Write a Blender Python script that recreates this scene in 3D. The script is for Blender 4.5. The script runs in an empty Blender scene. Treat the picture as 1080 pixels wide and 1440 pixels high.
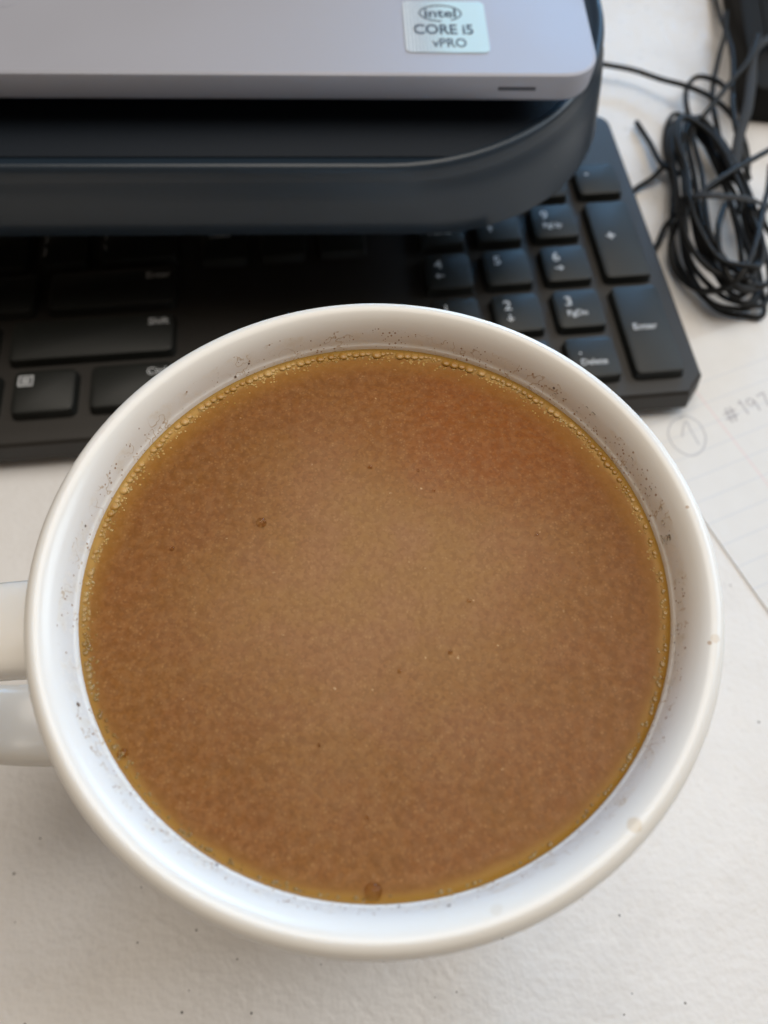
import bpy, bmesh, math, random
from mathutils import Matrix, Vector
random.seed(11)
S = bpy.context.scene
COL = S.collection
MM = 0.001

# ------------------------------------------------------------------ camera
cam_d = bpy.data.cameras.new('camera'); cam = bpy.data.objects.new('camera', cam_d); COL.objects.link(cam)
cr = Vector((0.999653, 0.024721, 0.009090)); cu = Vector((-0.026098, 0.883001, 0.468645)); cf = Vector((-0.003559, 0.468720, -0.883340))
m = Matrix((cr, cu, -cf)).transposed().to_4x4(); m.translation = Vector((1.294, -42.266, 193.347)) * MM
cam.matrix_world = m
cam_d.sensor_fit = 'VERTICAL'; cam_d.sensor_height = 36; cam_d.sensor_width = 27; cam_d.lens = 27.075
cam_d.clip_start = 0.005; cam_d.clip_end = 20
cam_d.dof.use_dof = True; cam_d.dof.focus_distance = 0.122; cam_d.dof.aperture_fstop = 17; cam_d.dof.aperture_blades = 0
S.camera = cam

# ------------------------------------------------------------------ light
W = bpy.data.worlds.new('World'); S.world = W; W.use_nodes = True
bg = W.node_tree.nodes['Background']; bg.inputs['Color'].default_value = (1.0, 0.74, 0.50, 1); bg.inputs['Strength'].default_value = 0.11

def area(name, loc, target, sx, sy, power, col):
    d = bpy.data.lights.new(name, 'AREA'); d.shape = 'RECTANGLE'; d.size = sx; d.size_y = sy; d.energy = power; d.color = col
    o = bpy.data.objects.new(name, d); COL.objects.link(o); o.location = loc
    o.rotation_euler = (Vector(target) - Vector(loc)).to_track_quat('-Z', 'Y').to_euler()
    return o
area('ceiling_panel', (0.16, 0.28, 1.40), (0, 0.05, 0), 1.3, 0.9, 12.6, (1.0, 0.925, 0.82))
area('window_light', (0.85, 0.44, 0.60), (0.0, 0.02, 0.05), 0.6, 0.6, 4.4, (0.75, 0.88, 1.0))
mg = area('monitor_glow', (0.20, 0.66, 0.28), (0.0, -0.03, 0.10), 0.36, 0.24, 0.19, (0.26, 0.58, 1.0)); mg.data.spread = math.radians(34)

V = S.view_settings; V.view_transform = 'Standard'; V.look = 'None'; V.exposure = 0.14; V.gamma = 1; V.use_curve_mapping = False

# ------------------------------------------------------------------ node helpers
class NT:
    def __init__(s, name):
        s.mat = bpy.data.materials.new(name); s.mat.use_nodes = True
        s.t = s.mat.node_tree; s.p = s.t.nodes['Principled BSDF']
    def n(s, typ, ins=None, **kw):
        nd = s.t.nodes.new(typ)
        for k, v in kw.items(): setattr(nd, k, v)
        for k, v in (ins or {}).items(): s.set(nd.inputs[k], v)
        return nd
    def set(s, sock, v):
        if hasattr(v, 'is_output') or isinstance(v, bpy.types.NodeSocket): s.t.links.new(v, sock)
        else: sock.default_value = v
    def P(s, **kw):
        for k, v in kw.items(): s.set(s.p.inputs[k.replace('_', ' ')], v)
    def obj(s): return s.n('ShaderNodeTexCoord').outputs['Object']
    def math(s, op, a, b=0.0, c=0.0, clamp=False):
        nd = s.n('ShaderNodeMath', operation=op, use_clamp=clamp)
        for i, v in enumerate((a, b, c)): s.set(nd.inputs[i], v)
        return nd.outputs[0]
    def ramp(s, f, a, b, lo=0.0, hi=1.0, interp='SMOOTHSTEP'):
        nd = s.n('ShaderNodeMapRange', interpolation_type=interp)
        for k, v in (('Value', f), ('From Min', a), ('From Max', b), ('To Min', lo), ('To Max', hi)): s.set(nd.inputs[k], v)
        return nd.outputs[0]
    def mix(s, f, a, b, mode='MIX'):
        nd = s.n('ShaderNodeMix', data_type='RGBA', blend_type=mode)
        s.set(nd.inputs[0], f); s.set(nd.inputs[6], a); s.set(nd.inputs[7], b)
        return nd.outputs[2]
    def noise(s, scale, detail=2, rough=0.5, vec=None):
        return s.n('ShaderNodeTexNoise', {'Vector': vec or s.obj(), 'Scale': scale, 'Detail': detail, 'Roughness': rough}).outputs['Fac']
    def voro(s, scale, vec=None, feature='F1', rnd=1.0, dim='3D'):
        nd = s.n('ShaderNodeTexVoronoi', {'Vector': vec or s.obj(), 'Scale': scale, 'Randomness': rnd}, feature=feature, voronoi_dimensions=dim)
        return nd
    def bump(s, h, dist, strength=1.0, normal=None):
        nd = s.n('ShaderNodeBump', {'Height': h, 'Distance': dist, 'Strength': strength})
        if normal is not None: s.set(nd.inputs['Normal'], normal)
        return nd.outputs[0]
    def xyz(s, vec=None):
        nd = s.n('ShaderNodeSeparateXYZ', {0: vec or s.obj()}); return nd.outputs
def C(r, g, b): return (r, g, b, 1)

def plain(name, col, rough=0.5, metal=0.0, spec=0.5, bump=None, var=0.0, coat=0.0):
    t = NT(name)
    c = C(*col)
    if var:
        f = t.noise(60, 3)
        c = t.mix(f, C(*[x * (1 - var) for x in col]), C(*[x * (1 + var) for x in col]))
    t.P(Base_Color=c, Roughness=rough, Metallic=metal, Specular_IOR_Level=spec, Coat_Weight=coat)
    if bump: t.P(Normal=t.bump(t.noise(bump[0], 2), bump[1]))
    return t.mat

# ---- table: pebbled off-white laminate with dark specks
def mat_table():
    t = NT('table_laminate'); o = t.obj()
    warp = t.n('ShaderNodeVectorMath', {0: o, 1: (1, 1, 0.0)}, operation='MULTIPLY').outputs[0]
    h1 = t.noise(560, 1.2, 0.45, warp); h2 = t.noise(240, 2, 0.5, warp)
    h = t.math('ADD', t.math('MULTIPLY', h1, 0.75), t.math('MULTIPLY', h2, 0.6))
    v = t.voro(210, warp, dim='2D')
    r1 = t.xyz(v.outputs['Color'])
    size = t.ramp(r1[1], 0.0, 1.0, 0.02, 0.10, 'LINEAR')
    on = t.math('GREATER_THAN', r1[0], 0.95)
    spot = t.math('MULTIPLY', on, t.math('LESS_THAN', t.math('ADD', v.outputs['Distance'], t.math('MULTIPLY', t.math('SUBTRACT', h1, 0.5), 0.06)), size))
    v2 = t.voro(75, t.n('ShaderNodeVectorMath', {0: warp, 1: (.37, .11, 0)}, operation='ADD').outputs[0], dim='2D')
    q = t.xyz(v2.outputs['Color'])
    spot2 = t.math('MULTIPLY', t.math('GREATER_THAN', q[0], 0.74), t.math('LESS_THAN', v2.outputs['Distance'], t.ramp(q[2], 0, 1, .008, .023, 'LINEAR')))
    smear = t.ramp(t.noise(45, 4, .6, warp), .42, .75)
    base = t.mix(smear, C(.82, .80, .785), C(.775, .75, .73))
    col = t.mix(t.math('MULTIPLY', spot, .62), base, C(.10, .085, .08))
    col = t.mix(t.math('MULTIPLY', spot2, .85), col, C(.05, .045, .045))
    t.P(Base_Color=col, Roughness=t.ramp(h2, .3, .7, .27, .40), Specular_IOR_Level=.45, Normal=t.bump(h, .00036, .5))
    return t.mat

# ---- mug ceramic: white glaze, coffee film and grounds on the inner band above the coffee
def mat_ceramic():
    t = NT('white_glaze'); o = t.obj(); x, y, z = t.xyz(o)
    r = t.math('POWER', t.math('ADD', t.math('MULTIPLY', x, x), t.math('MULTIPLY', y, y)), .5)
    inner = t.math('LESS_THAN', r, .0434)
    nlow = t.noise(55, 3, .6)
    top = t.math('ADD', .0962, t.math('MULTIPLY', nlow, .0030))
    band = t.math('MULTIPLY', inner, t.math('MULTIPLY', t.ramp(z, .0935, .0940), t.math('SUBTRACT', 1, t.math('GREATER_THAN', z, top))))
    # fine grounds
    clump = t.ramp(t.noise(120, 3, .6), .44, .66)
    v = t.voro(1900); q = t.xyz(v.outputs['Color'])
    g1 = t.math('MULTIPLY', t.math('GREATER_THAN', t.math('ADD', q[0], t.math('MULTIPLY', clump, .58)), 0.93), t.math('LESS_THAN', v.outputs['Distance'], t.ramp(q[1], 0, 1, .10, .36, 'LINEAR')))
    v2 = t.voro(520); q2 = t.xyz(v2.outputs['Color'])
    g2 = t.math('MULTIPLY', t.math('GREATER_THAN', q2[0], .80), t.math('LESS_THAN', v2.outputs['Distance'], t.ramp(q2[1], 0, 1, .06, .17, 'LINEAR')))
    # dried film outlines
    n = t.noise(420, 2, .5)
    line = t.math('MULTIPLY', t.ramp(t.math('ABSOLUTE', t.math('SUBTRACT', n, .52)), .022, .004), t.ramp(t.noise(160, 2), .47, .62))
    film = t.ramp(t.noise(300, 4, .7), .45, .75)
    col = C(.875, .85, .805)
    col = t.mix(t.math('MULTIPLY', t.math('MULTIPLY', band, film), .36), col, C(.66, .54, .36))
    col = t.mix(t.math('MULTIPLY', t.math('MULTIPLY', band, line), .6), col, C(.44, .27, .10))
    col = t.mix(t.math('MULTIPLY', t.math('MULTIPLY', band, g1), .8), col, C(.30, .14, .04))
    col = t.mix(t.math('MULTIPLY', t.math('MULTIPLY', band, g2), .9), col, C(.09, .045, .02))
    # few faint tan freckles on the lip
    v3 = t.voro(300); q3 = t.xyz(v3.outputs['Color'])
    g3 = t.math('MULTIPLY', t.math('MULTIPLY', t.math('GREATER_THAN', q3[0], .95), t.math('LESS_THAN', v3.outputs['Distance'], t.ramp(q3[1], 0, 1, .03, .12, 'LINEAR'))), t.math('GREATER_THAN', z, .0955))
    col = t.mix(t.math('MULTIPLY', g3, .55), col, C(.45, .25, .10))
    wig = t.noise(520, 2, .6)
    for ang, R_, Z_, rad, f_, cc in ((-46.6, .0440, .0997, .0010, .42, C(.62, .46, .26)), (-70.7, .0434, .0994, .0008, .18, C(.62, .50, .34)), (-12.5, .0444, .0999, .0007, .30, C(.60, .40, .18)), (-13.4, .0438, .0998, .0003, .6, C(.40, .20, .06)), (12.3, .0439, .0998, .0003, .6, C(.40, .20, .06)), (139.7, .0459, .0988, .0006, .5, C(.55, .33, .10))):
        cpt = (R_ * math.cos(math.radians(ang)), R_ * math.sin(math.radians(ang)), Z_)
        dd = t.n('ShaderNodeVectorMath', {0: o, 1: cpt}, operation='DISTANCE').outputs['Value']
        dd = t.math('ADD', dd, t.math('MULTIPLY', t.math('SUBTRACT', wig, .5), rad * .8))
        col = t.mix(t.math('MULTIPLY', t.ramp(dd, rad * 1.05, rad * .75), f_), col, cc)
    rough = t.math('ADD', .22, t.math('MULTIPLY', band, t.math('MULTIPLY', film, .25)))
    hb = t.math('ADD', t.math('MULTIPLY', t.noise(70, 2), 1.0), t.math('MULTIPLY', band, t.math('MULTIPLY', line, .25)))
    t.P(Base_Color=col, Roughness=rough, Specular_IOR_Level=.5, Coat_Weight=0.0, Normal=t.bump(hb, .00012, .6))
    return t.mat

# ---- coffee: milky brown with a fine skin of micro-foam, golden where it thins at the wall
def mat_coffee():
    t = NT('milky_coffee'); o = t.obj(); x, y, z = t.xyz(o)
    r = t.math('POWER', t.math('ADD', t.math('MULTIPLY', x, x), t.math('MULTIPLY', y, y)), .5)
    flat = t.n('ShaderNodeVectorMath', {0: o, 1: (1, 1, 0)}, operation='MULTIPLY').outputs[0]
    wob = t.noise(70, 3, .6, flat)
    big = t.noise(38, 3, .55, flat)
    v = t.voro(2100, flat); q = t.xyz(v.outputs['Color'])
    fine = t.noise(2600, 2, .6, flat)
    mid = t.noise(700, 3, .6, flat)
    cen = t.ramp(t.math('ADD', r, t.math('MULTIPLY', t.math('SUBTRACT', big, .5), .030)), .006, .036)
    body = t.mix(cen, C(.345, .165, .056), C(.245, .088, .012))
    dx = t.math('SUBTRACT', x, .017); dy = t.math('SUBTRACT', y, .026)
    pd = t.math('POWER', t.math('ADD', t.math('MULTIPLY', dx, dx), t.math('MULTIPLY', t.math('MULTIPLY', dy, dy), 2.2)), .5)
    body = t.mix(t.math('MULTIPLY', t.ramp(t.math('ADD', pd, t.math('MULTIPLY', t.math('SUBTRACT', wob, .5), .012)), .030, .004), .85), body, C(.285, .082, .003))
    hue = t.ramp(t.noise(95, 3, .55, t.n('ShaderNodeVectorMath', {0: flat, 1: (.31, .07, 0)}, operation='ADD').outputs[0]), .38, .62)
    body = t.mix(.28, body, t.mix(hue, t.mix(1.0, body, C(1.0, 1.06, .62), 'MULTIPLY'), t.mix(1.0, body, C(1.04, .97, 1.35), 'MULTIPLY')))
    body = t.mix(t.ramp(mid, .35, .68), body, t.mix(.25, body, C(.42, .22, .09)))
    body = t.mix(t.ramp(q[1], 0, 1, .0, .42, 'LINEAR'), body, t.mix(1.0, body, C(.50, .45, .36), 'MULTIPLY'))
    cell = t.math('MULTIPLY', t.math('GREATER_THAN', q[0], .55), t.ramp(v.outputs['Distance'], .45, .15))
    body = t.mix(t.math('MULTIPLY', t.math('MULTIPLY', cell, t.ramp(mid, .38, .62)), .34), body, C(.50, .27, .10))
    body = t.mix(t.math('MULTIPLY', t.ramp(fine, .38, .2), .35), body, C(.20, .075, .018))
    # pale flecks and pin-holes
    v2 = t.voro(420, flat); q2 = t.xyz(v2.outputs['Color'])
    fl = t.math('MULTIPLY', t.math('GREATER_THAN', q2[0], .62), t.ramp(t.math('ADD', v2.outputs['Distance'], t.math('MULTIPLY', t.math('SUBTRACT', fine, .5), .34)), .085, .02))
    body = t.mix(t.math('MULTIPLY', t.math('MULTIPLY', fl, t.ramp(t.noise(210, 2, .5, flat), .42, .60)), .60), body, C(.70, .47, .24))
    v3 = t.voro(95, flat); q3 = t.xyz(v3.outputs['Color'])
    ph = t.math('MULTIPLY', t.math('GREATER_THAN', q3[0], .74), t.ramp(v3.outputs['Distance'], t.ramp(q3[1], 0, 1, .018, .045, 'LINEAR'), .010))
    body = t.mix(t.math('MULTIPLY', ph, .9), body, C(.05, .018, .006))
    # golden rim
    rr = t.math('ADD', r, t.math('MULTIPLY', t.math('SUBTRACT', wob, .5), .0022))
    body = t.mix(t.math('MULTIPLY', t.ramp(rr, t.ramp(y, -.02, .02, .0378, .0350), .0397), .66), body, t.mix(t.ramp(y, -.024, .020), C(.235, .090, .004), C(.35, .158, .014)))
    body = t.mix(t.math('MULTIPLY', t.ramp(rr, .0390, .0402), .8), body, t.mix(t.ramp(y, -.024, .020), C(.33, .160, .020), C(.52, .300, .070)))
    h = t.math('ADD', t.math('ADD', t.math('MULTIPLY', v.outputs['Distance'], -.5), t.math('MULTIPLY', mid, .8)), t.math('ADD', t.math('MULTIPLY', fl, .6), t.math('MULTIPLY', ph, -1.5)))
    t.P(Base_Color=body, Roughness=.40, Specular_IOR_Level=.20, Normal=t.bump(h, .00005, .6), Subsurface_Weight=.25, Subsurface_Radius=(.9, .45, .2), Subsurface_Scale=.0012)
    return t.mat

def mat_clear(name, col, rough, ior):
    t = NT(name); t.P(Base_Color=C(*col), Roughness=rough, IOR=ior, Transmission_Weight=1.0); return t.mat

def mat_foam():
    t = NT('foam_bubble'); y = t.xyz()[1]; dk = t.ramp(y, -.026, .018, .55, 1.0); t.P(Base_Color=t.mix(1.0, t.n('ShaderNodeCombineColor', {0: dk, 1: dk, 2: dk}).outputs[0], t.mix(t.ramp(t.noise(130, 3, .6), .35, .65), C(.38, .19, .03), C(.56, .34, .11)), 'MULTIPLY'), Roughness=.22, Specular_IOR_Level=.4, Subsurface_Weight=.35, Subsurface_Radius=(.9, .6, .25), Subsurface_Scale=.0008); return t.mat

def mat_silver():
    t = NT('bead_blasted_aluminium'); h = t.noise(3200, 1)
    t.P(Base_Color=C(.44, .45, .515), Metallic=.35, Roughness=t.ramp(t.noise(25, 2), .3, .7, .55, .62), Normal=t.bump(h, .00002, .35)); return t.mat

def mat_stand():
    t = NT('black_plastic'); o = t.obj()
    v = t.voro(260); q = t.xyz(v.outputs['Color'])
    dust = t.math('MULTIPLY', t.math('GREATER_THAN', q[0], .86), t.ramp(v.outputs['Distance'], .07, .03))
    col = t.mix(t.math('MULTIPLY', dust, .28), C(.017, .029, .044), C(.45, .45, .42))
    t.P(Base_Color=col, Roughness=.36, Specular_IOR_Level=.5, Coat_Weight=.1, Coat_Roughness=.25, Normal=t.bump(t.noise(1500, 2), .00003, .5)); return t.mat

def mat_key():
    t = NT('key_plastic')
    col = t.mix(t.noise(90, 3), C(.009, .010, .009), C(.014, .015, .013))
    t.P(Base_Color=col, Roughness=.5, Specular_IOR_Level=.4, Normal=t.bump(t.noise(2600, 1), .00002, .5)); return t.mat

def mat_paper():
    t = NT('ruled_paper'); x, y, z = t.xyz()
    k = t.math('FRACT', t.math('DIVIDE', t.math('ADD', y, .002), .0071))
    line = t.math('LESS_THAN', t.math('ABSOLUTE', t.math('SUBTRACT', k, .5)), .030)
    line = t.math('MULTIPLY', line, t.math('LESS_THAN', y, .060))
    mar = t.math('LESS_THAN', t.math('ABSOLUTE', t.math('SUBTRACT', x, .0238)), .00028)
    col = t.mix(t.noise(200, 3), C(.85, .84, .83), C(.80, .79, .78))
    col = t.mix(t.math('MULTIPLY', line, .3), col, C(.55, .60, .70))
    col = t.mix(t.math('MULTIPLY', mar, .25), col, C(.86, .45, .47))
    t.P(Base_Color=col, Roughness=.85, Specular_IOR_Level=.2); return t.mat

def mat_sticker():
    t = NT('sticker_foil'); x, y, z = t.xyz()   # local origin at the sticker's lower left corner
    fx = t.math('SUBTRACT', t.math('FRACT', t.math('DIVIDE', x, .0009)), .5); fy = t.math('SUBTRACT', t.math('FRACT', t.math('DIVIDE', y, .0007)), .5)
    d = t.math('POWER', t.math('ADD', t.math('MULTIPLY', fx, fx), t.math('MULTIPLY', fy, fy)), .5)
    size = t.ramp(x, .001, .0155, .36, .0, 'LINEAR')
    dot = t.math('LESS_THAN', d, size)
    base = t.mix(t.ramp(x, .002, .013), C(.36, .43, .50), C(.56, .75, .82))
    col = t.mix(dot, base, C(.84, .88, .91))
    t.P(Base_Color=col, Roughness=.45); return t.mat

M = dict(table=mat_table(), ceramic=mat_ceramic(), coffee=mat_coffee(), silver=mat_silver(), stand=mat_stand(), key=mat_key(), paper=mat_paper(), sticker=mat_sticker(),
         case=plain('case_plastic', (.020, .017, .014), .5, bump=(1800, .00003), var=.08),
         legend=plain('legend_print', (.62, .64, .66), .6),
         print_=plain('dark_print', (.035, .05, .075), .5),
         slot=plain('slot_shadow_plastic', (.06, .065, .09), .4),
         rubber=plain('rubber', (.010, .010, .010), .8, spec=.2),
         pad=plain('stand_pad', (.005, .010, .018), .65, spec=.25, bump=(900, .00004)),
         cord=plain('cord_rubber', (.010, .010, .010), .5, spec=.3, var=.15),
         tie=plain('grey_tie', (.035, .035, .036), .7, spec=.3),
         box=plain('box_plastic', (.010, .010, .010), .7, spec=.2, bump=(1200, .00004)),
         pencil=plain('pencil_line', (.50, .50, .53), .7), ink=plain('dark_pencil', (.42, .40, .42), .7),
         bubble=mat_foam(), drop=mat_clear('water_drop', (.98, .96, .92), .05, 1.16),
         milk=plain('milky_drop', (.78, .68, .52), .25), screen=plain('screen_glass', (.01, .012, .015), .1), glass=mat_clear('bubble_film', (.95, .80, .60), .02, 1.25))

# ------------------------------------------------------------------ mesh helpers (millimetres in, metres out)
class MB:
    def __init__(s): s.v = []; s.f = []
    def ring(s, pts):
        i = len(s.v); s.v += [tuple(p) for p in pts]; return list(range(i, i + len(pts)))
    def bridge(s, a, b, closed=True):
        n = len(a)
        for i in range(n if closed else n - 1): j = (i + 1) % n; s.f.append((a[i], a[j], b[j], b[i]))
    def cap(s, a, flip=False): s.f.append(tuple(reversed(a)) if flip else tuple(a))
    def loft(s, rings, bottom=True, top=True):
        R = [s.ring(r) for r in rings]
        for a, b in zip(R, R[1:]): s.bridge(a, b)
        if bottom: s.cap(R[0], True)
        if top: s.cap(R[-1])
        return R
    def dome(s, c, r, h, seg=8, rings=3, normal=None):
        q = Vector((0, 0, 1)).rotation_difference(Vector(normal)) if normal else None
        def T(p):
            p = Vector(p)
            if q: p = q @ p
            return (c[0] + p.x, c[1] + p.y, c[2] + p.z)
        prev = None
        for k in range(rings):
            a = (math.pi / 2) * k / rings
            rg = s.ring([T((r * math.cos(a) * math.cos(2 * math.pi * i / seg), r * math.cos(a) * math.sin(2 * math.pi * i / seg), h * math.sin(a))) for i in range(seg)])
            if prev: s.bridge(prev, rg)
            prev = rg
        tip = s.ring([T((0, 0, h))])[0]
        for i in range(seg): s.f.append((prev[i], prev[(i + 1) % seg], tip))
    def ball(s, c, r, sz=None, seg=10, rings=6, mat=None):
        sz = sz or (1, 1, 1); prev = None
        def T(p):
            p = Vector((p[0] * sz[0], p[1] * sz[1], p[2] * sz[2]))
            if mat: p = mat @ p
            return (c[0] + p.x, c[1] + p.y, c[2] + p.z)
        b = s.ring([T((0, 0, -r))])[0]
        for k in range(1, rings):
            a = -math.pi / 2 + math.pi * k / rings
            rg = s.ring([T((r * math.cos(a) * math.cos(2 * math.pi * i / seg), r * math.cos(a) * math.sin(2 * math.pi * i / seg), r * math.sin(a))) for i in range(seg)])
            if prev: s.bridge(prev, rg)
            else:
                for i in range(seg): s.f.append((b, rg[(i + 1) % seg], rg[i]))
            prev = rg
        tp = s.ring([T((0, 0, r))])[0]
        for i in range(seg): s.f.append((prev[i], prev[(i + 1) % seg], tp))
    def tube(s, pts, r, seg=10, closed=False, sub=6, flat=1.0):
        P = catmull([Vector(p) for p in pts], sub, closed); n = len(P); rings = []; up = Vector((0, 0, 1))
        for i in range(n):
            a = P[(i - 1) % n] if closed or i else P[0]; b = P[(i + 1) % n] if closed or i < n - 1 else P[-1]
            t = (b - a).normalized(); side = t.cross(up)
            side = side.normalized() if side.length > 1e-4 else Vector((1, 0, 0)); nn = side.cross(t)
            rings.append(s.ring([P[i] + side * (r * math.cos(2 * math.pi * k / seg)) + nn * (r * flat * math.sin(2 * math.pi * k / seg)) for k in range(seg)]))
        for a, b in zip(rings, rings[1:]): s.bridge(a, b)
        if closed: s.bridge(rings[-1], rings[0])
        else: s.cap(rings[0], True); s.cap(rings[-1])
    def ribbon(s, pts, w, z0, z1, sub=4):
        P = catmull([Vector((p[0], p[1], 0)) for p in pts], sub, False) if sub > 1 else [Vector((p[0], p[1], 0)) for p in pts]
        rings = []; n = len(P)
        for i in range(n):
            t = (P[min(i + 1, n - 1)] - P[max(i - 1, 0)]).normalized(); sd = Vector((-t.y, t.x, 0)) * (w / 2)
            a, b = P[i] + sd, P[i] - sd
            rings.append(s.ring([(a.x, a.y, z0), (b.x, b.y, z0), (b.x, b.y, z1), (a.x, a.y, z1)]))
        for a, b in zip(rings, rings[1:]): s.bridge(a, b)
        s.cap(rings[0], True); s.cap(rings[-1])
    def mesh(s, name, mat, smooth=True, angle=40):
        me = bpy.data.meshes.new(name); me.from_pydata([(a * MM, b * MM, c * MM) for a, b, c in s.v], [], s.f)
        bm = bmesh.new(); bm.from_mesh(me); bmesh.ops.recalc_face_normals(bm, faces=bm.faces); bm.to_mesh(me); bm.free()
        if smooth:
            for p in me.polygons: p.use_smooth = True
            me.set_sharp_from_angle(angle=math.radians(angle))
        me.materials.append(mat); return me
    def build(s, name, mat, parent=None, **kw): return link(name, s.mesh(name, mat, **kw), parent)

def link(name, me, parent=None, loc=None):
    o = bpy.data.objects.new(name, me); COL.objects.link(o)
    if parent: o.parent = parent
    if loc: o.location = loc
    return o
def catmull(P, sub, closed):
    out = []; n = len(P)
    for i in range(n if closed else n - 1):
        p0 = P[(i - 1) % n] if closed or i else P[0]; p1 = P[i]; p2 = P[(i + 1) % n]; p3 = P[(i + 2) % n] if closed or i < n - 2 else P[-1]
        for k in range(sub):
            t = k / sub
            out.append(0.5 * ((2 * p1) + (p2 - p0) * t + (2 * p0 - 5 * p1 + 4 * p2 - p3) * t * t + (3 * p1 - p0 - 3 * p2 + p3) * t ** 3))
    if not closed: out.append(P[-1])
    return out
def empty(name, label=None, cat=None, group=None):
    o = bpy.data.objects.new(name, None); o.empty_display_size = .01; COL.objects.link(o); tag(o, label, cat, group); return o
def tag(o, label=None, cat=None, group=None, kind=None):
    for k, v in (('label', label), ('category', cat), ('group', group), ('kind', kind)):
        if v: o[k] = v
    return o
def rrect(x0, x1, y0, y1, r, seg=3):
    out = []
    for cx, cy, a0 in ((x1 - r, y0 + r, -90), (x1 - r, y1 - r, 0), (x0 + r, y1 - r, 90), (x0 + r, y0 + r, 180)):
        for k in range(seg + 1):
            a = math.radians(a0 + 90 * k / seg); out.append((cx + r * math.cos(a), cy + r * math.sin(a)))
    return out
def at(pts, z): return [(x, y, z) for x, y in pts]
def inset(pts, d):
    n = len(pts); out = []
    for i in range(n):
        a, b, c = Vector(pts[i - 1]), Vector(pts[i]), Vector(pts[(i + 1) % n])
        e1 = (b - a).normalized(); e2 = (c - b).normalized()
        n1 = Vector((-e1.y, e1.x)); n2 = Vector((-e2.y, e2.x)); nn = (n1 + n2); nn = nn / max(nn.length_squared / 2, .3)
        out.append((b.x + nn.x * d, b.y + nn.y * d))
    return out
def text_mesh(txt, size, mat, sx=1.0, bold=0.0, align='LEFT', depth=.03):
    cu = bpy.data.curves.new('text', 'FONT'); cu.body = txt; cu.size = size * MM; cu.offset = bold * MM; cu.align_x = align
    cu.extrude = depth * MM; cu.resolution_u = 3; cu.fill_mode = 'BOTH'
    o = bpy.data.objects.new('text', cu); COL.objects.link(o)
    dg = bpy.context.evaluated_depsgraph_get(); me = bpy.data.meshes.new_from_object(o.evaluated_get(dg))
    bpy.data.objects.remove(o)
    me.transform(Matrix.Diagonal((sx, 1, 1, 1))); me.materials.clear(); me.materials.append(mat); return me

# ------------------------------------------------------------------ setting: the table top
b = MB(); o = rrect(-700, 700, -380, 620, 30, 6)
b.loft([at(o, -28), at(o, -2), at(inset(o, 1.5), 0)])
tag(b.build('table_top', M['table']), 'white pebbled table top with dark specks', 'table', kind='structure')

# ------------------------------------------------------------------ mug
mug = empty('coffee_mug', 'white glazed coffee mug with rounded lip and coffee stains inside', 'mug')
inner_prof = [(43.7, 99.75), (42.8, 99.05), (42.0, 97.9), (41.4, 96.5), (40.97, 95.1), (40.65, 93.8), (40.2, 85), (39.2, 60), (37.5, 30), (35.5, 12), (32, 7), (25, 5.6), (0.01, 5.2)]
outer_prof = [(0.01, 2.2), (29, 2.2), (31, 0.6), (32.2, 0), (33.6, 0.2), (35.2, 2), (36.6, 6), (39, 20), (41.2, 45), (42.6, 72), (43.4, 88), (44.3, 92.0), (45.4, 94.6), (46.05, 96.4), (46.25, 97.4), (46.05, 98.7), (45.45, 99.6), (44.6, 99.97)]
prof = catmull([Vector((r, z)).to_3d() for r, z in outer_prof + inner_prof], 3, False)
N = 160; b = MB()
rg = [b.ring([(max(p.x, .01) * math.cos(2 * math.pi * i / N), max(p.x, .01) * math.sin(2 * math.pi * i / N), p.y) for i in range(N)]) for p in prof]
for a, c in zip(rg, rg[1:]): b.bridge(a, c)
b.cap(rg[0], True); b.cap(rg[-1])
b.build('body', M['ceramic'], mug, angle=60)
def inner_r(z):
    for (r0, z0), (r1, z1) in zip(inner_prof, inner_prof[1:]):
        if z1 <= z <= z0: return r1 + (r0 - r1) * (z - z1) / (z0 - z1)
    return 40.6
# handle: strap swept along a C path in the plane y = -6
path = catmull([Vector(p) for p in [(-41, 0, 84), (-50, 0, 85), (-62, 0, 84.8), (-73, 0, 82), (-81, 0, 75), (-85, 0, 64), (-84.5, 0, 52), (-80, 0, 41.5), (-72, 0, 35), (-61, 0, 32.5), (-49, 0, 32), (-38, 0, 32)]], 5, False)
b = MB(); rings = []
for i, p in enumerate(path):
    t = (path[min(i + 1, len(path) - 1)] - path[max(i - 1, 0)]).normalized(); nrm = Vector((-t.z, 0, t.x)) * -1
    s_ = i / (len(path) - 1); w = 15.2 - 1.6 * math.sin(math.pi * s_) + 3.0 * max(0, s_ - .6) / .4 * 2.2 + (2.5 * max(0, .08 - s_) / .08); th = 7.4 - 1.0 * math.sin(math.pi * s_)
    yc = .125 * p.x + (.6 if s_ < .3 else .6 - .6 * min(1, (s_ - .3) / .4))
    ring = []
    for k in range(20):
        a = 2 * math.pi * k / 20; ca, sa = math.cos(a), math.sin(a); e = .62
        yy = (w / 2) * math.copysign(abs(ca) ** e, ca); nn = (th / 2) * math.copysign(abs(sa) ** e, sa)
        ring.append(p + nrm * nn + Vector((0, yy + yc, 0)))
    rings.append(ring)
b.loft(rings); b.build('handle', M['ceramic'], mug, angle=70)
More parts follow.
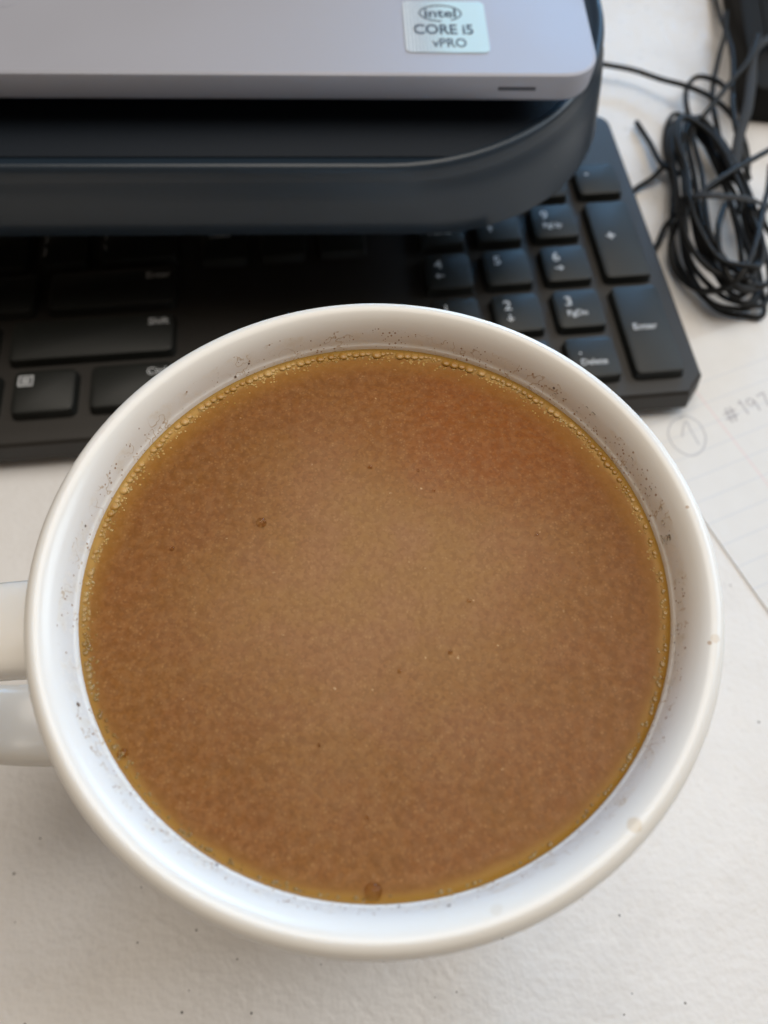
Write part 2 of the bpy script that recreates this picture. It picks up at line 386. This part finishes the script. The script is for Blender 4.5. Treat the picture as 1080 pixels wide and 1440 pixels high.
# condensation and coffee drops on the wall and lip
b = MB(); rnd = random.Random(3)
def wall_drop(ang, z, r, stretch=1.0, h=.18):
    R = inner_r(z); c = (R * math.cos(ang), R * math.sin(ang), z)
    mt = Matrix.Rotation(ang, 3, 'Z')
    b.ball(c, r, (h, 1, stretch), 10, 6, mt)
for i in range(46):
    wall_drop(math.radians(rnd.uniform(-38, 52)), rnd.uniform(94.6, 97.3), rnd.uniform(.16, .42), rnd.uniform(.9, 1.5))
for i in range(5): wall_drop(math.radians(rnd.choice((12, 22, 33, 40, 5)) + rnd.uniform(-4, 4)), rnd.uniform(95, 96.6), rnd.uniform(.4, .5), rnd.uniform(1.5, 2.2))
for i in range(26): wall_drop(math.radians(rnd.uniform(55, 300)), rnd.uniform(94.3, 97), rnd.uniform(.10, .22))
for i in range(20): wall_drop(math.radians(rnd.uniform(285, 325)), rnd.uniform(94.3, 96.5), rnd.uniform(.15, .3))
tag(b.build('droplets', M['drop'], mug, angle=80), kind='stuff')
# ------------------------------------------------------------------ coffee
coffee = empty('coffee', 'light brown milky coffee with fine foam filling the white mug', 'coffee')
CZ = 93.8; b = MB(); N = 180
radii = [1e-3] + [40.66 * (k / 60) for k in range(1, 54)] + [36.6, 37.4, 38.2, 38.9, 39.5, 39.9, 40.2, 40.45, 40.72]
rings = []
for r in radii:
    h = .55 * math.exp(-(40.7 - r) / .55)
    rings.append(b.ring([(r * math.cos(2 * math.pi * i / N), r * math.sin(2 * math.pi * i / N), CZ - .25 + h) for i in range(N)]))
for a, c in zip(rings, rings[1:]): b.bridge(a, c)
dn = b.ring([(40.0 * math.cos(2 * math.pi * i / N), 40.0 * math.sin(2 * math.pi * i / N), 86) for i in range(N)])
b.bridge(rings[-1], dn); b.cap(dn); b.cap(rings[0])
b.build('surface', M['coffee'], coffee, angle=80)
b = MB(); rnd = random.Random(8)
a = 0.0
while a < 2 * math.pi:                                   # big bubbles clinging to the wall, biggest on the far side
    far = .5 + .5 * math.sin(a - .2)
    r = rnd.uniform(.20, .40) + far * rnd.uniform(.05, .5)
    R = 40.62 - r * rnd.uniform(.75, 1.0)
    if rnd.random() < .25 + .75 * far: b.dome((R * math.cos(a), R * math.sin(a), CZ - .06), r, r * .32, 12, 4)
    a += 1.75 * r / R
for k in range(1500):                                    # froth of smaller bubbles just inside
    a = rnd.uniform(0, 2 * math.pi); far = .5 + .5 * math.sin(a - .2)
    if rnd.random() > .10 + .90 * far: continue
    dd = abs(rnd.gauss(0, .22 + .62 * far)); r = rnd.uniform(.12, .34) * (1 - .18 * min(dd, 3))
    R = 40.25 - dd - .35 * far
    b.dome((R * math.cos(a), R * math.sin(a), CZ - .25 + .55 * math.exp(-(40.7 - R) / .55)), r, r * .34, 8, 3)
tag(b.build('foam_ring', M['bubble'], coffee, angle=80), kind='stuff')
def bubble(x, y, r):
    b = MB(); b.dome((x, y, CZ - .24), r, r * .8, 20, 6); b.build('bubble', M['glass'], coffee, angle=80)
for x, y, r in ((-16.9, 8.4, .8), (.9, -39.3, 1.05), (-31, -24.6, .7), (38.4, -13.2, .5), (-29.2, 3.9, .38), (13, -2.9, .3), (-1.4, 18.3, .34), (8.2, 14.5, .26), (5.9, 17.9, .24), (10.3, -10.3, .34), (3.5, -13.1, .3), (-6.5, -22.9, .26), (-.1, -31.3, .28), (23.1, 7.6, .24)): bubble(x, y, r)

# ------------------------------------------------------------------ keyboard
U = 19.05
kb = empty('computer_keyboard', 'black full-size keyboard with number pad lying behind the mug under the laptop stand', 'keyboard')
kb.location = (13.808 * MM, 177.762 * MM, 0); kb.rotation_euler = (0, 0, .12567)
xl, xr, yb, yf = -19.55 * U, 3.72 * U, 2.02 * U, -4.70 * U
def case_outline(d):
    x0, x1, y1, y0 = xl + d, xr - d, yb - d, yf + d; c = 5.5
    pts = [(x0 + c, y0), (x1 - c, y0), (x1, y0 + c * 1.2)]
    for k in range(5): a = math.radians(90 * k / 4); pts.append((x1 - 5 + 5 * math.cos(a), y1 - 5 + 5 * math.sin(a)))
    for k in range(5): a = math.radians(90 + 90 * k / 4); pts.append((x0 + 5 + 5 * math.cos(a), y1 - 5 + 5 * math.sin(a)))
    return pts + [(x0, y0 + c * 1.2)]
b = MB(); b.loft([at(case_outline(2), 1.6), at(case_outline(-.6), 4), at(case_outline(0), 9.6), at(case_outline(.8), 10.6), at(case_outline(2.2), 10.8)])
b.build('case', M['case'], kb, angle=30)
for fx in (xl + 25, xr - 18):
    for fy in (yf + 12, yb - 12):
        b = MB(); b.loft([at(rrect(fx - 8, fx + 8, fy - 3, fy + 3, 2, 2), .6 if fx > 0 and fy < -60 else 0), at(rrect(fx - 8, fx + 8, fy - 3, fy + 3, 2, 2), 1.8)]); b.build('rubber_foot', M['rubber'], kb)
key_cache = {}
def key_mesh(w, d):
    k = (round(w, 2), round(d, 2))
    if k not in key_cache:
        W_, D_ = w * U, d * U; b = MB()
        o0 = rrect(-W_ / 2 + 1.7, W_ / 2 - 1.7, -D_ / 2 + 1.7, D_ / 2 - 1.7, 1.6, 2); o1 = rrect(-W_ / 2 + 2.3, W_ / 2 - 2.3, -D_ / 2 + 2.3, D_ / 2 - 2.1, 1.7, 2); o2 = rrect(-W_ / 2 + 2.75, W_ / 2 - 2.75, -D_ / 2 + 2.75, D_ / 2 - 2.5, 1.6, 2)
        b.loft([at(o0, 0), at(o1, 3.0), at(o2, 3.25)], bottom=False); key_cache[k] = b.mesh('key', M['key'], angle=35)
    return key_cache[k]
def key(u, j, w=1.0, d=1.0):
    return link('key', key_mesh(w, d), kb, (u * U * MM, -j * U * MM, .0107))
txt_cache = {}
def legend(k, txt, x, y, size, align='LEFT', sx=1.0):
    q = (txt, size, align, sx)
    if q not in txt_cache: txt_cache[q] = text_mesh(txt, size, M['legend'], sx, .02, align, .02)
    return link('legend', txt_cache[q], k, (x * MM, y * MM, .00327))
def arrow(k, x, y, ang, s=1.0):
    b = MB(); R = Matrix.Rotation(math.radians(ang), 2)
    T = lambda p: tuple(Vector((x, y)) + R @ (Vector(p) * s))
    b.ribbon([T((-1.3, 0)), T((1.1, 0))], .42, 3.25, 3.29, 1); b.ribbon([T((.3, .9)), T((1.3, 0)), T((.3, -.9))], .42, 3.25, 3.30, 1)
    b.build('legend', M['legend'], k, smooth=False)
# number pad
LX, LY = -4.0, 1.2
pad = {(0, 1): ('7', 'Home'), (1, 1): ('8', 90), (2, 1): ('9', 'PgUp'), (0, 2): ('4', 180), (1, 2): ('5', None), (2, 2): ('6', 0), (0, 3): ('1', 'End'), (1, 3): ('2', -90), (2, 3): ('3', 'PgDn'), (2, 4): ('.', 'Delete'), (0, 0): ('Num', 'Lock'), (1, 0): ('/', None), (2, 0): ('*', None), (3, 0): ('-', None)}
for (cx, j), (t1, t2) in pad.items():
    k = key(cx, j); big = len(t1) == 1
    legend(k, t1, LX, LY if big else 1.6, 5.2 if big else 2.8)
    if isinstance(t2, str): legend(k, t2, LX, -2.9 if big else -1.6, 3.1 if big else 2.8, sx=.95)
    elif t2 is not None: arrow(k, LX + 1.4, -2.0, t2)
k = key(.5, 4, 2, 1); legend(k, '0', -13.5, LY, 5.2); legend(k, 'Ins', -13.5, -2.9, 3.1)
k = key(3, 1.5, 1, 2); legend(k, '+', -3.6, -1.0, 6.0)
k = key(3, 3.5, 1, 2); legend(k, 'Enter', -4.4, -.6, 3.4)
# navigation block and arrows
NX = -1.7 - 2.0
for c in range(3):
    for j, row in ((0, ('Insert', 'Home', 'PgUp')), (1, ('Delete', 'End', 'PgDn'))):
        k = key(NX + c, j); legend(k, row[c], -4.6, 2.2, 2.5)
k = key(NX + 1, 3); arrow(k, -2.5, 2.6, 90)
for c, an in ((0, 180), (1, -90), (2, 0)): k = key(NX + c, 4); arrow(k, -2.5, 2.6, an)
RM = NX - .5 - .18                                    # right end of the main block
def row(j, widths, texts=None):
    x = RM
    for i, w in enumerate(widths):
        k = key(x - w / 2, j - .14, w); t = (texts or {}).get(i); x -= w
        if t == 'menu':
            b = MB(); b.ribbon([(-7.2, 2.2), (-3.4, 2.2), (-3.4, 5.4), (-7.2, 5.4), (-7.2, 2.2)], .55, 3.25, 3.29, 1)
            for yy in (3.1, 3.8, 4.5): b.ribbon([(-6.4, yy), (-4.2, yy)], .42, 3.25, 3.30, 1)
            b.build('legend', M['legend'], k, smooth=False)
        elif isinstance(t, tuple):
            legend(k, t[0], -w * U / 2 + 3.4, 2.6, 3.6); legend(k, t[1], -w * U / 2 + 3.4, -2.8, 3.6)
        elif t: legend(k, t, w * U / 2 - 3.6, 2.9, 3.5, 'RIGHT')
row(0, [2] + [1] * 13, {0: 'Backspace', 1: ('+', '='), 2: ('_', '-')})
row(1, [1.5] + [1] * 12 + [1.5], {0: ('|', '\\'), 1: ('}', ']'), 2: ('{', '[')})
row(2, [2.25] + [1] * 11 + [1.75], {0: 'Enter', 1: ('"', "'"), 2: (':', ';'), 3: 'L'})
row(3, [2.75] + [1] * 10 + [2.25], {0: 'Shift', 1: ('?', '/'), 2: ('>', '.')})
row(4, [1.45, 1.15, 1.15, 1.15, 6.2, 1.25, 1.25, 1.4], {0: 'Ctrl', 1: 'menu', 3: 'Alt'})
for c in range(12): key(RM - .5 - c - .25 * (c // 4), -1.15, 1, .8)
key(RM - 14.5, -1.15, 1, .8)
for c in range(3): key(NX + c, -1.15, 1, .8)

# ------------------------------------------------------------------ laptop on its stand: shared tilted frame, origin at the laptop's front right corner
def frame(yaw, pitch, roll):
    return (Matrix.Rotation(math.radians(yaw), 4, 'Z') @ Matrix.Rotation(math.radians(pitch), 4, 'X') @ Matrix.Rotation(math.radians(roll), 4, 'Y'))
F = Matrix.Translation(Vector((49.735, 143.924, 76.0)) * MM) @ frame(4, 4, 1.5)
lap = empty('laptop', 'open silver laptop with a processor sticker on its palm rest', 'laptop'); lap.matrix_world = F
XL = -318.0
b = MB(); o = rrect(XL, 2.2, -.2, 215, 9, 8)
b.loft([at(inset(o, 16), -12.4), at(inset(o, 3.2), -8.6), at(inset(o, .8), -7.3), at(inset(o, .25), -6.4), at(o, -1.1), at(inset(o, .25), -.35), at(inset(o, .9), 0)])
base = b.build('base', M['silver'], lap, angle=28)
b = MB(); o2 = rrect(-23.2, -13.9, .3, .9, .3, 3)
sl = [(-23.2, -3.2), (-13.9, -3.2), (-13.7, -3.6), (-13.9, -4.1), (-23.2, -4.1), (-23.4, -3.6)]
b.loft([[(x, .9, z) for x, z in sl], [(x, -.23, z) for x, z in sl]]); b.build('indicator_slot', M['slot'], lap, smooth=False)
b = MB(); o = rrect(-212, -143.0, 24.0, 82, 3, 4); b.loft([at(o, -.2), at(o, .05)]); b.build('touchpad', M['silver'], lap)
for fx in (-30, XL + 30):
    for fy in (22, 190):
        b = MB(); b.loft([at(rrect(fx - 10, fx + 10, fy - 3, fy + 3, 2, 3), -14.1), at(rrect(fx - 10, fx + 10, fy - 3, fy + 3, 2, 3), -11.5)]); b.build('rubber_foot', M['rubber'], lap)
lid = empty('lid'); lid.parent = lap; lid.location = (0, .208, .002); lid.rotation_euler = (math.radians(-18), 0, 0)
bpy.data.objects.remove(lid)
LR = Matrix.Rotation(math.radians(-18), 4, 'X')
def lidpart(name, x0, x1, z0, z1, y0, y1, mat):
    b = MB(); o = rrect(x0, x1, z0, z1, 4, 4); b.loft([[(x, y0, z) for x, z in o], [(x, y1, z) for x, z in o]])
    p = b.build(name, mat, lap); p.matrix_local = Matrix.Translation((0, .206, .0015)) @ LR; return p
lidpart('screen_lid', XL, 2, 0, 212, 0, 6, M['silver']); lidpart('screen', XL + 7, -5, 12, 204, -.4, .2, M['screen'])
# sticker
st = empty('sticker_origin'); bpy.data.objects.remove(st)
b = MB(); o = rrect(0, 21.2, 0, 19.7, 1.6, 5); b.loft([at(o, -.02), at(o, .08)])
stk = b.build('sticker', M['sticker'], lap, smooth=False); stk.location = (-46.2 * MM, 7.9 * MM, .0001); stk['label'] = 'silver blue processor sticker with dotted left side'
def sticker_text(txt, x, y, size, sx, bold, name='lettering'):
    link(name, text_mesh(txt, size, M['print_'], sx, bold, 'CENTER', .015), stk, (x * MM, y * MM, .0001))
sticker_text('intel', 9.6, 13.4, 4.6, 1.06, .10)
sticker_text('CORE i5', 10.0, 6.9, 5.2, .82, .12)
sticker_text('vPRO', 11.2, 2.0, 4.6, .80, .07)
b = MB(); pts = []
for k in range(0, 41):
    a = math.radians(-62 + 8.35 * k); wv = 1.0; pts.append((9.6 + 5.35 * math.cos(a), 14.9 + 3.05 * math.sin(a)))
b.ribbon(pts, .42, .08, .125, 1); b.build('logo_swoosh', M['print_'], stk, smooth=False)
# stand
std = empty('laptop_stand', 'black plastic laptop stand with wide rounded corner over the keyboard', 'stand'); std.matrix_world = F
SL = -330.0
def stand_outline(cx, cy, r, xr_, yf_, yb_=225.0, n=18):
    pts = []
    for k in range(n + 1): a = math.radians(-90 + 90 * k / n); pts.append((cx + r * math.cos(a), cy + r * math.sin(a)))
    for k in range(9): a = math.radians(90 * k / 8); pts.append((cx + r - 20 + 20 * math.cos(a), yb_ - 20 + 20 * math.sin(a)))
    lx = SL - (cx + r - 14)
    for k in range(9): a = math.radians(90 + 90 * k / 8); pts.append((SL + 20 + 20 * math.cos(a), yb_ - 20 + 20 * math.sin(a)))
    for k in range(n + 1): a = math.radians(180 + 90 * k / n); pts.append((SL + r + r * math.cos(a), cy + r * math.sin(a)))
    return pts
def mixo(f):   # f=0 at the lip, 1 at the bottom edge
    L = lambda a, c: a + (c - a) * f
    return stand_outline(L(-52, -40), L(48, 35), L(66, 55), 0, 0)
b = MB()
rings = [at(inset(mixo(1), 3), -33.2), at(inset(mixo(1), .8), -33.0), at(inset(mixo(1), 0), -32.0), at(inset(mixo(.75), -.3), -28), at(inset(mixo(.4), -.6), -22), at(inset(mixo(.2), -.4), -18), at(inset(mixo(.13), .1), -16.6), at(inset(mixo(.1), .1), -15.8), at(inset(mixo(0), .1), -13.8), at(inset(mixo(0), .55), -12.7), at(inset(mixo(0), 1.3), -12.1), at(inset(mixo(0), 2.1), -12.15), at(inset(mixo(0), 2.9), -12.9), at(inset(mixo(0), 4.6), -14.6)]
b.loft(rings); b.build('tray', M['stand'], std, angle=50)
# grip pad with clipped corners
po = [(SL + 30, -11.4), (-31.2, -11.4), (-19, -7.2), (-6, 4), (3, 17), (7, 32), (8, 60), (8, 200), (SL + 8, 200), (SL + 8, 10)]
b = MB(); b.loft([at(po, -14.9), at(po, -14.25), at(inset(po, .6), -14.0)]); b.build('grip_pad', M['pad'], std, angle=30)
# two upright legs behind the keyboard
Fi = F.inverted()
for lx in (-40, -255):
    top = [(lx - 14, 118, -33), (lx + 14, 118, -33), (lx + 14, 136, -33), (lx - 14, 136, -33)]
    ctr = F @ (Vector((lx, 127, -33)) * MM)
    bot = []
    for dx, dy in ((-.02, -.012), (.02, -.012), (.02, .05), (-.02, .05)): bot.append(tuple((Fi @ Vector((ctr.x + dx, ctr.y + dy, 0.0))) / MM))
    b = MB(); b.loft([bot, top]); b.build('leg', M['stand'], std, smooth=False)

# ------------------------------------------------------------------ ruled paper
pp = empty('sheet_of_paper', 'white ruled paper with pencil notes sticking out from under the keyboard corner', 'paper')
pp.location = (98.5 * MM, 44.4 * MM, 0); pp.rotation_euler = (0, 0, math.radians(25))
b = MB(); o = rrect(0, 216, -205, 74, .6, 2)
b.loft([at(o, .05), at(o, .5)]); b.build('sheet', M['paper'], pp, smooth=False)
pr = Matrix.Rotation(math.radians(-25), 2)
def PW(x, y): return tuple(pr @ Vector((x - 98.5, y - 44.4)))
def pencil(name, strokes, w, mat):
    b = MB()
    for i, s_ in enumerate(strokes): b.ribbon([PW(*p) for p in s_], w, .49, .53 + .004 * i, 5)
    b.build(name, mat, pp, smooth=False)
pencil('handwriting', [[(90.6, 95.6), (87.2, 93.6), (85.3, 89.2), (86.6, 84.4), (90.6, 81.6), (94.4, 83.4), (96.4, 88.2), (95.2, 93.4), (91.8, 95.9), (89.6, 95.0)], [(89.4, 88.2), (90.2, 91.6), (91.5, 93.9), (92.4, 90.6), (94.0, 85.6)]], .38, M['pencil'])
def glyph(cx, cy, s, strokes): 
    R = Matrix.Rotation(math.radians(25), 2); return [[tuple(Vector((cx, cy)) + R @ (Vector(p) * s)) for p in st_] for st_ in strokes]
hs = [[(-.5, -1), (-.1, 1)], [(.1, -1), (.5, 1)], [(-.9, -.35), (.8, -.3)], [(-.8, .35), (.9, .4)]]
nine = [[(.5, .5), (.1, .95), (-.4, .7), (-.4, .25), (.1, .05), (.5, .5), (.45, -.3), (.3, -1)]]
one = [[(-.2, .6), (.1, 1), (.05, 0), (0, -1)]]
seven = [[(-.5, .85), (0, .9), (.5, .95), (.2, 0), (-.1, -1)]]
zero = [[(0, 1), (-.5, .4), (-.4, -.6), (.1, -1), (.5, -.3), (.4, .6), (0, 1)]]
pencil('handwriting', glyph(105.6, 96.8, 2.6, hs), .5, M['ink'])
for g, (x, y) in ((one, (110.0, 99.6)), (nine, (113.0, 100.6)), (seven, (117.0, 102.6)), (zero, (121.0, 104.2))):
    pencil('handwriting', glyph(x, y, 2.6, g), .42, M['ink'])

# ------------------------------------------------------------------ cables
cab = empty('cable_bundle', 'tangled coil of thin black cable tied up beside the keyboard', 'cable')
strands = {
 'cable_run': [[(60, 272, 4), (82.5, 262.5, 6), (94.6, 259.1, 6), (104.5, 251.9, 7), (112.9, 244.7, 9), (119, 233.9, 12), (123, 221.4, 14), (123.6, 206.7, 16), (124.4, 195.6, 14), (123, 185.9, 10), (119.5, 176.3, 8)],
   [(126.8, 242.9, 10), (124.6, 248.8, 9), (118.8, 253.9, 7), (114.5, 248.6, 5), (112.9, 235.5, 5), (113.2, 220.1, 7), (116.1, 203, 10), (118.1, 190.5, 12), (123, 185.9, 10)],
   [(139.5, 345, 2), (138.9, 322.5, 3), (136.8, 297.5, 5), (134.6, 278.8, 9), (131, 256.4, 13), (124.5, 229.5, 16), (121, 210.3, 18), (121.9, 197.8, 16), (124.2, 188.3, 12)],
   [(134, 288, 13), (131.4, 273.7, 12), (128, 262.6, 9), (122.3, 241.4, 8), (119.3, 216.2, 10), (117.3, 195.4, 12), (121.6, 183.4, 12)],
   [(138.6, 260, 20), (132, 244.8, 20), (123.6, 233.4, 18), (112.1, 218.3, 14), (102.5, 207.8, 7), (95.8, 200.4, 3), (88.6, 195.0, 1.6), (85.6, 188, 1.4), (86.2, 176, 1.4), (90.8, 164.8, 2), (96.5, 175.4, 3), (103, 180.4, 8), (108.1, 180.5, 14), (114.2, 182.8, 18)],
   [(131.1, 195.3, 20), (115.1, 183.3, 20), (105.3, 175.4, 19), (98.2, 168.6, 16), (95.9, 166.3, 8), (95.4, 159.4, 4), (97.6, 150.7, 3), (102.2, 142.1, 6), (105.5, 135.5, 14), (109.9, 138.2, 19), (115.4, 149.5, 20), (122.1, 167.1, 18), (128.4, 181.2, 14), (134.7, 198.6, 10)],
   [(93.8, 232.6, 2), (96.7, 219.6, 3), (98.5, 205, 5), (104.2, 196.3, 7), (107.5, 187.8, 8)],
   [(134.6, 181.5, 6), (130.1, 180.2, 8), (127.8, 173.1, 8), (130.8, 167.5, 6)],
   [(127.4, 147.7, 6), (116.5, 137.8, 12), (107.6, 135.1, 16), (104.2, 145.1, 18), (105.7, 157.7, 18), (111.3, 171.3, 16)]]}
for s_ in strands['cable_run']:
    b = MB(); b.tube(s_, 1.0, 10, sub=8); b.build('cable_run', M['cord'], cab, angle=70)
loop0 = [(111.2, 236), (106.6, 222), (105.6, 197), (103.8, 175), (103.8, 157), (108.8, 140), (116, 135), (121, 137), (124, 150), (124.6, 168), (124, 191), (121.5, 213), (117.2, 229)]
rnd = random.Random(5)
for i in range(10):
    f = i / 9; cx, cy = 114 - 5.5 * f, 184 - 10 * f; sx = (1 - .2 * f) * rnd.uniform(.65, 1.42); sy = 1 - .28 * f
    pts = [(cx + (x - 114.5) * sx + rnd.uniform(-1.1, 1.1) + 2.2 * math.sin(i * 2.1 + y * .02), cy + (y - 184) * sy + rnd.uniform(-1.2, 1.2), 1.6 + 17.5 * f + rnd.uniform(-.3, 1.2)) for x, y in loop0]
    b = MB(); b.tube(pts, .92, 10, True, sub=8); b.build('cable_loop', M['cord'], cab, angle=70)
b = MB(); b.tube([(100.2, 180, 8), (98.6, 174, 16), (100.5, 167.3, 22.4), (107, 165.2, 23.8), (115.8, 165.4, 22.8), (124.5, 171, 15), (126, 176, 6)], 1.5, 8, flat=.4); b.build('twist_tie', M['tie'], cab, angle=70)
b = MB(); b.tube([(151.8, 270.5, 15.8), (144.2, 263, 17), (136.3, 253.4, 18), (132.1, 236.5, 18), (126.7, 218.3, 19), (121.4, 203.9, 18), (117.4, 189, 17)], 1.9, 8, flat=.45); b.build('twist_tie', M['tie'], cab, angle=70)

# ------------------------------------------------------------------ black box behind the cables
bx = empty('black_box', 'flat matte black box standing behind the cable coil', 'box')
bx.location = (.1345, .2375, 0); bx.rotation_euler = (0, 0, math.radians(-6))
b = MB(); o = rrect(0, 110, 0, 130, 5, 5)
b.loft([at(inset(o, 1), 0), at(o, 1), at(o, 12), at(inset(o, .6), 13.4), at(inset(o, 2), 14)]); b.build('shell', M['box'], bx, angle=35)
b = MB(); o = rrect(8, 102, 9, 122, 4, 4); b.loft([at(o, 13.9), at(inset(o, .5), 14.5)]); b.build('top_panel', M['rubber'], bx, angle=35)
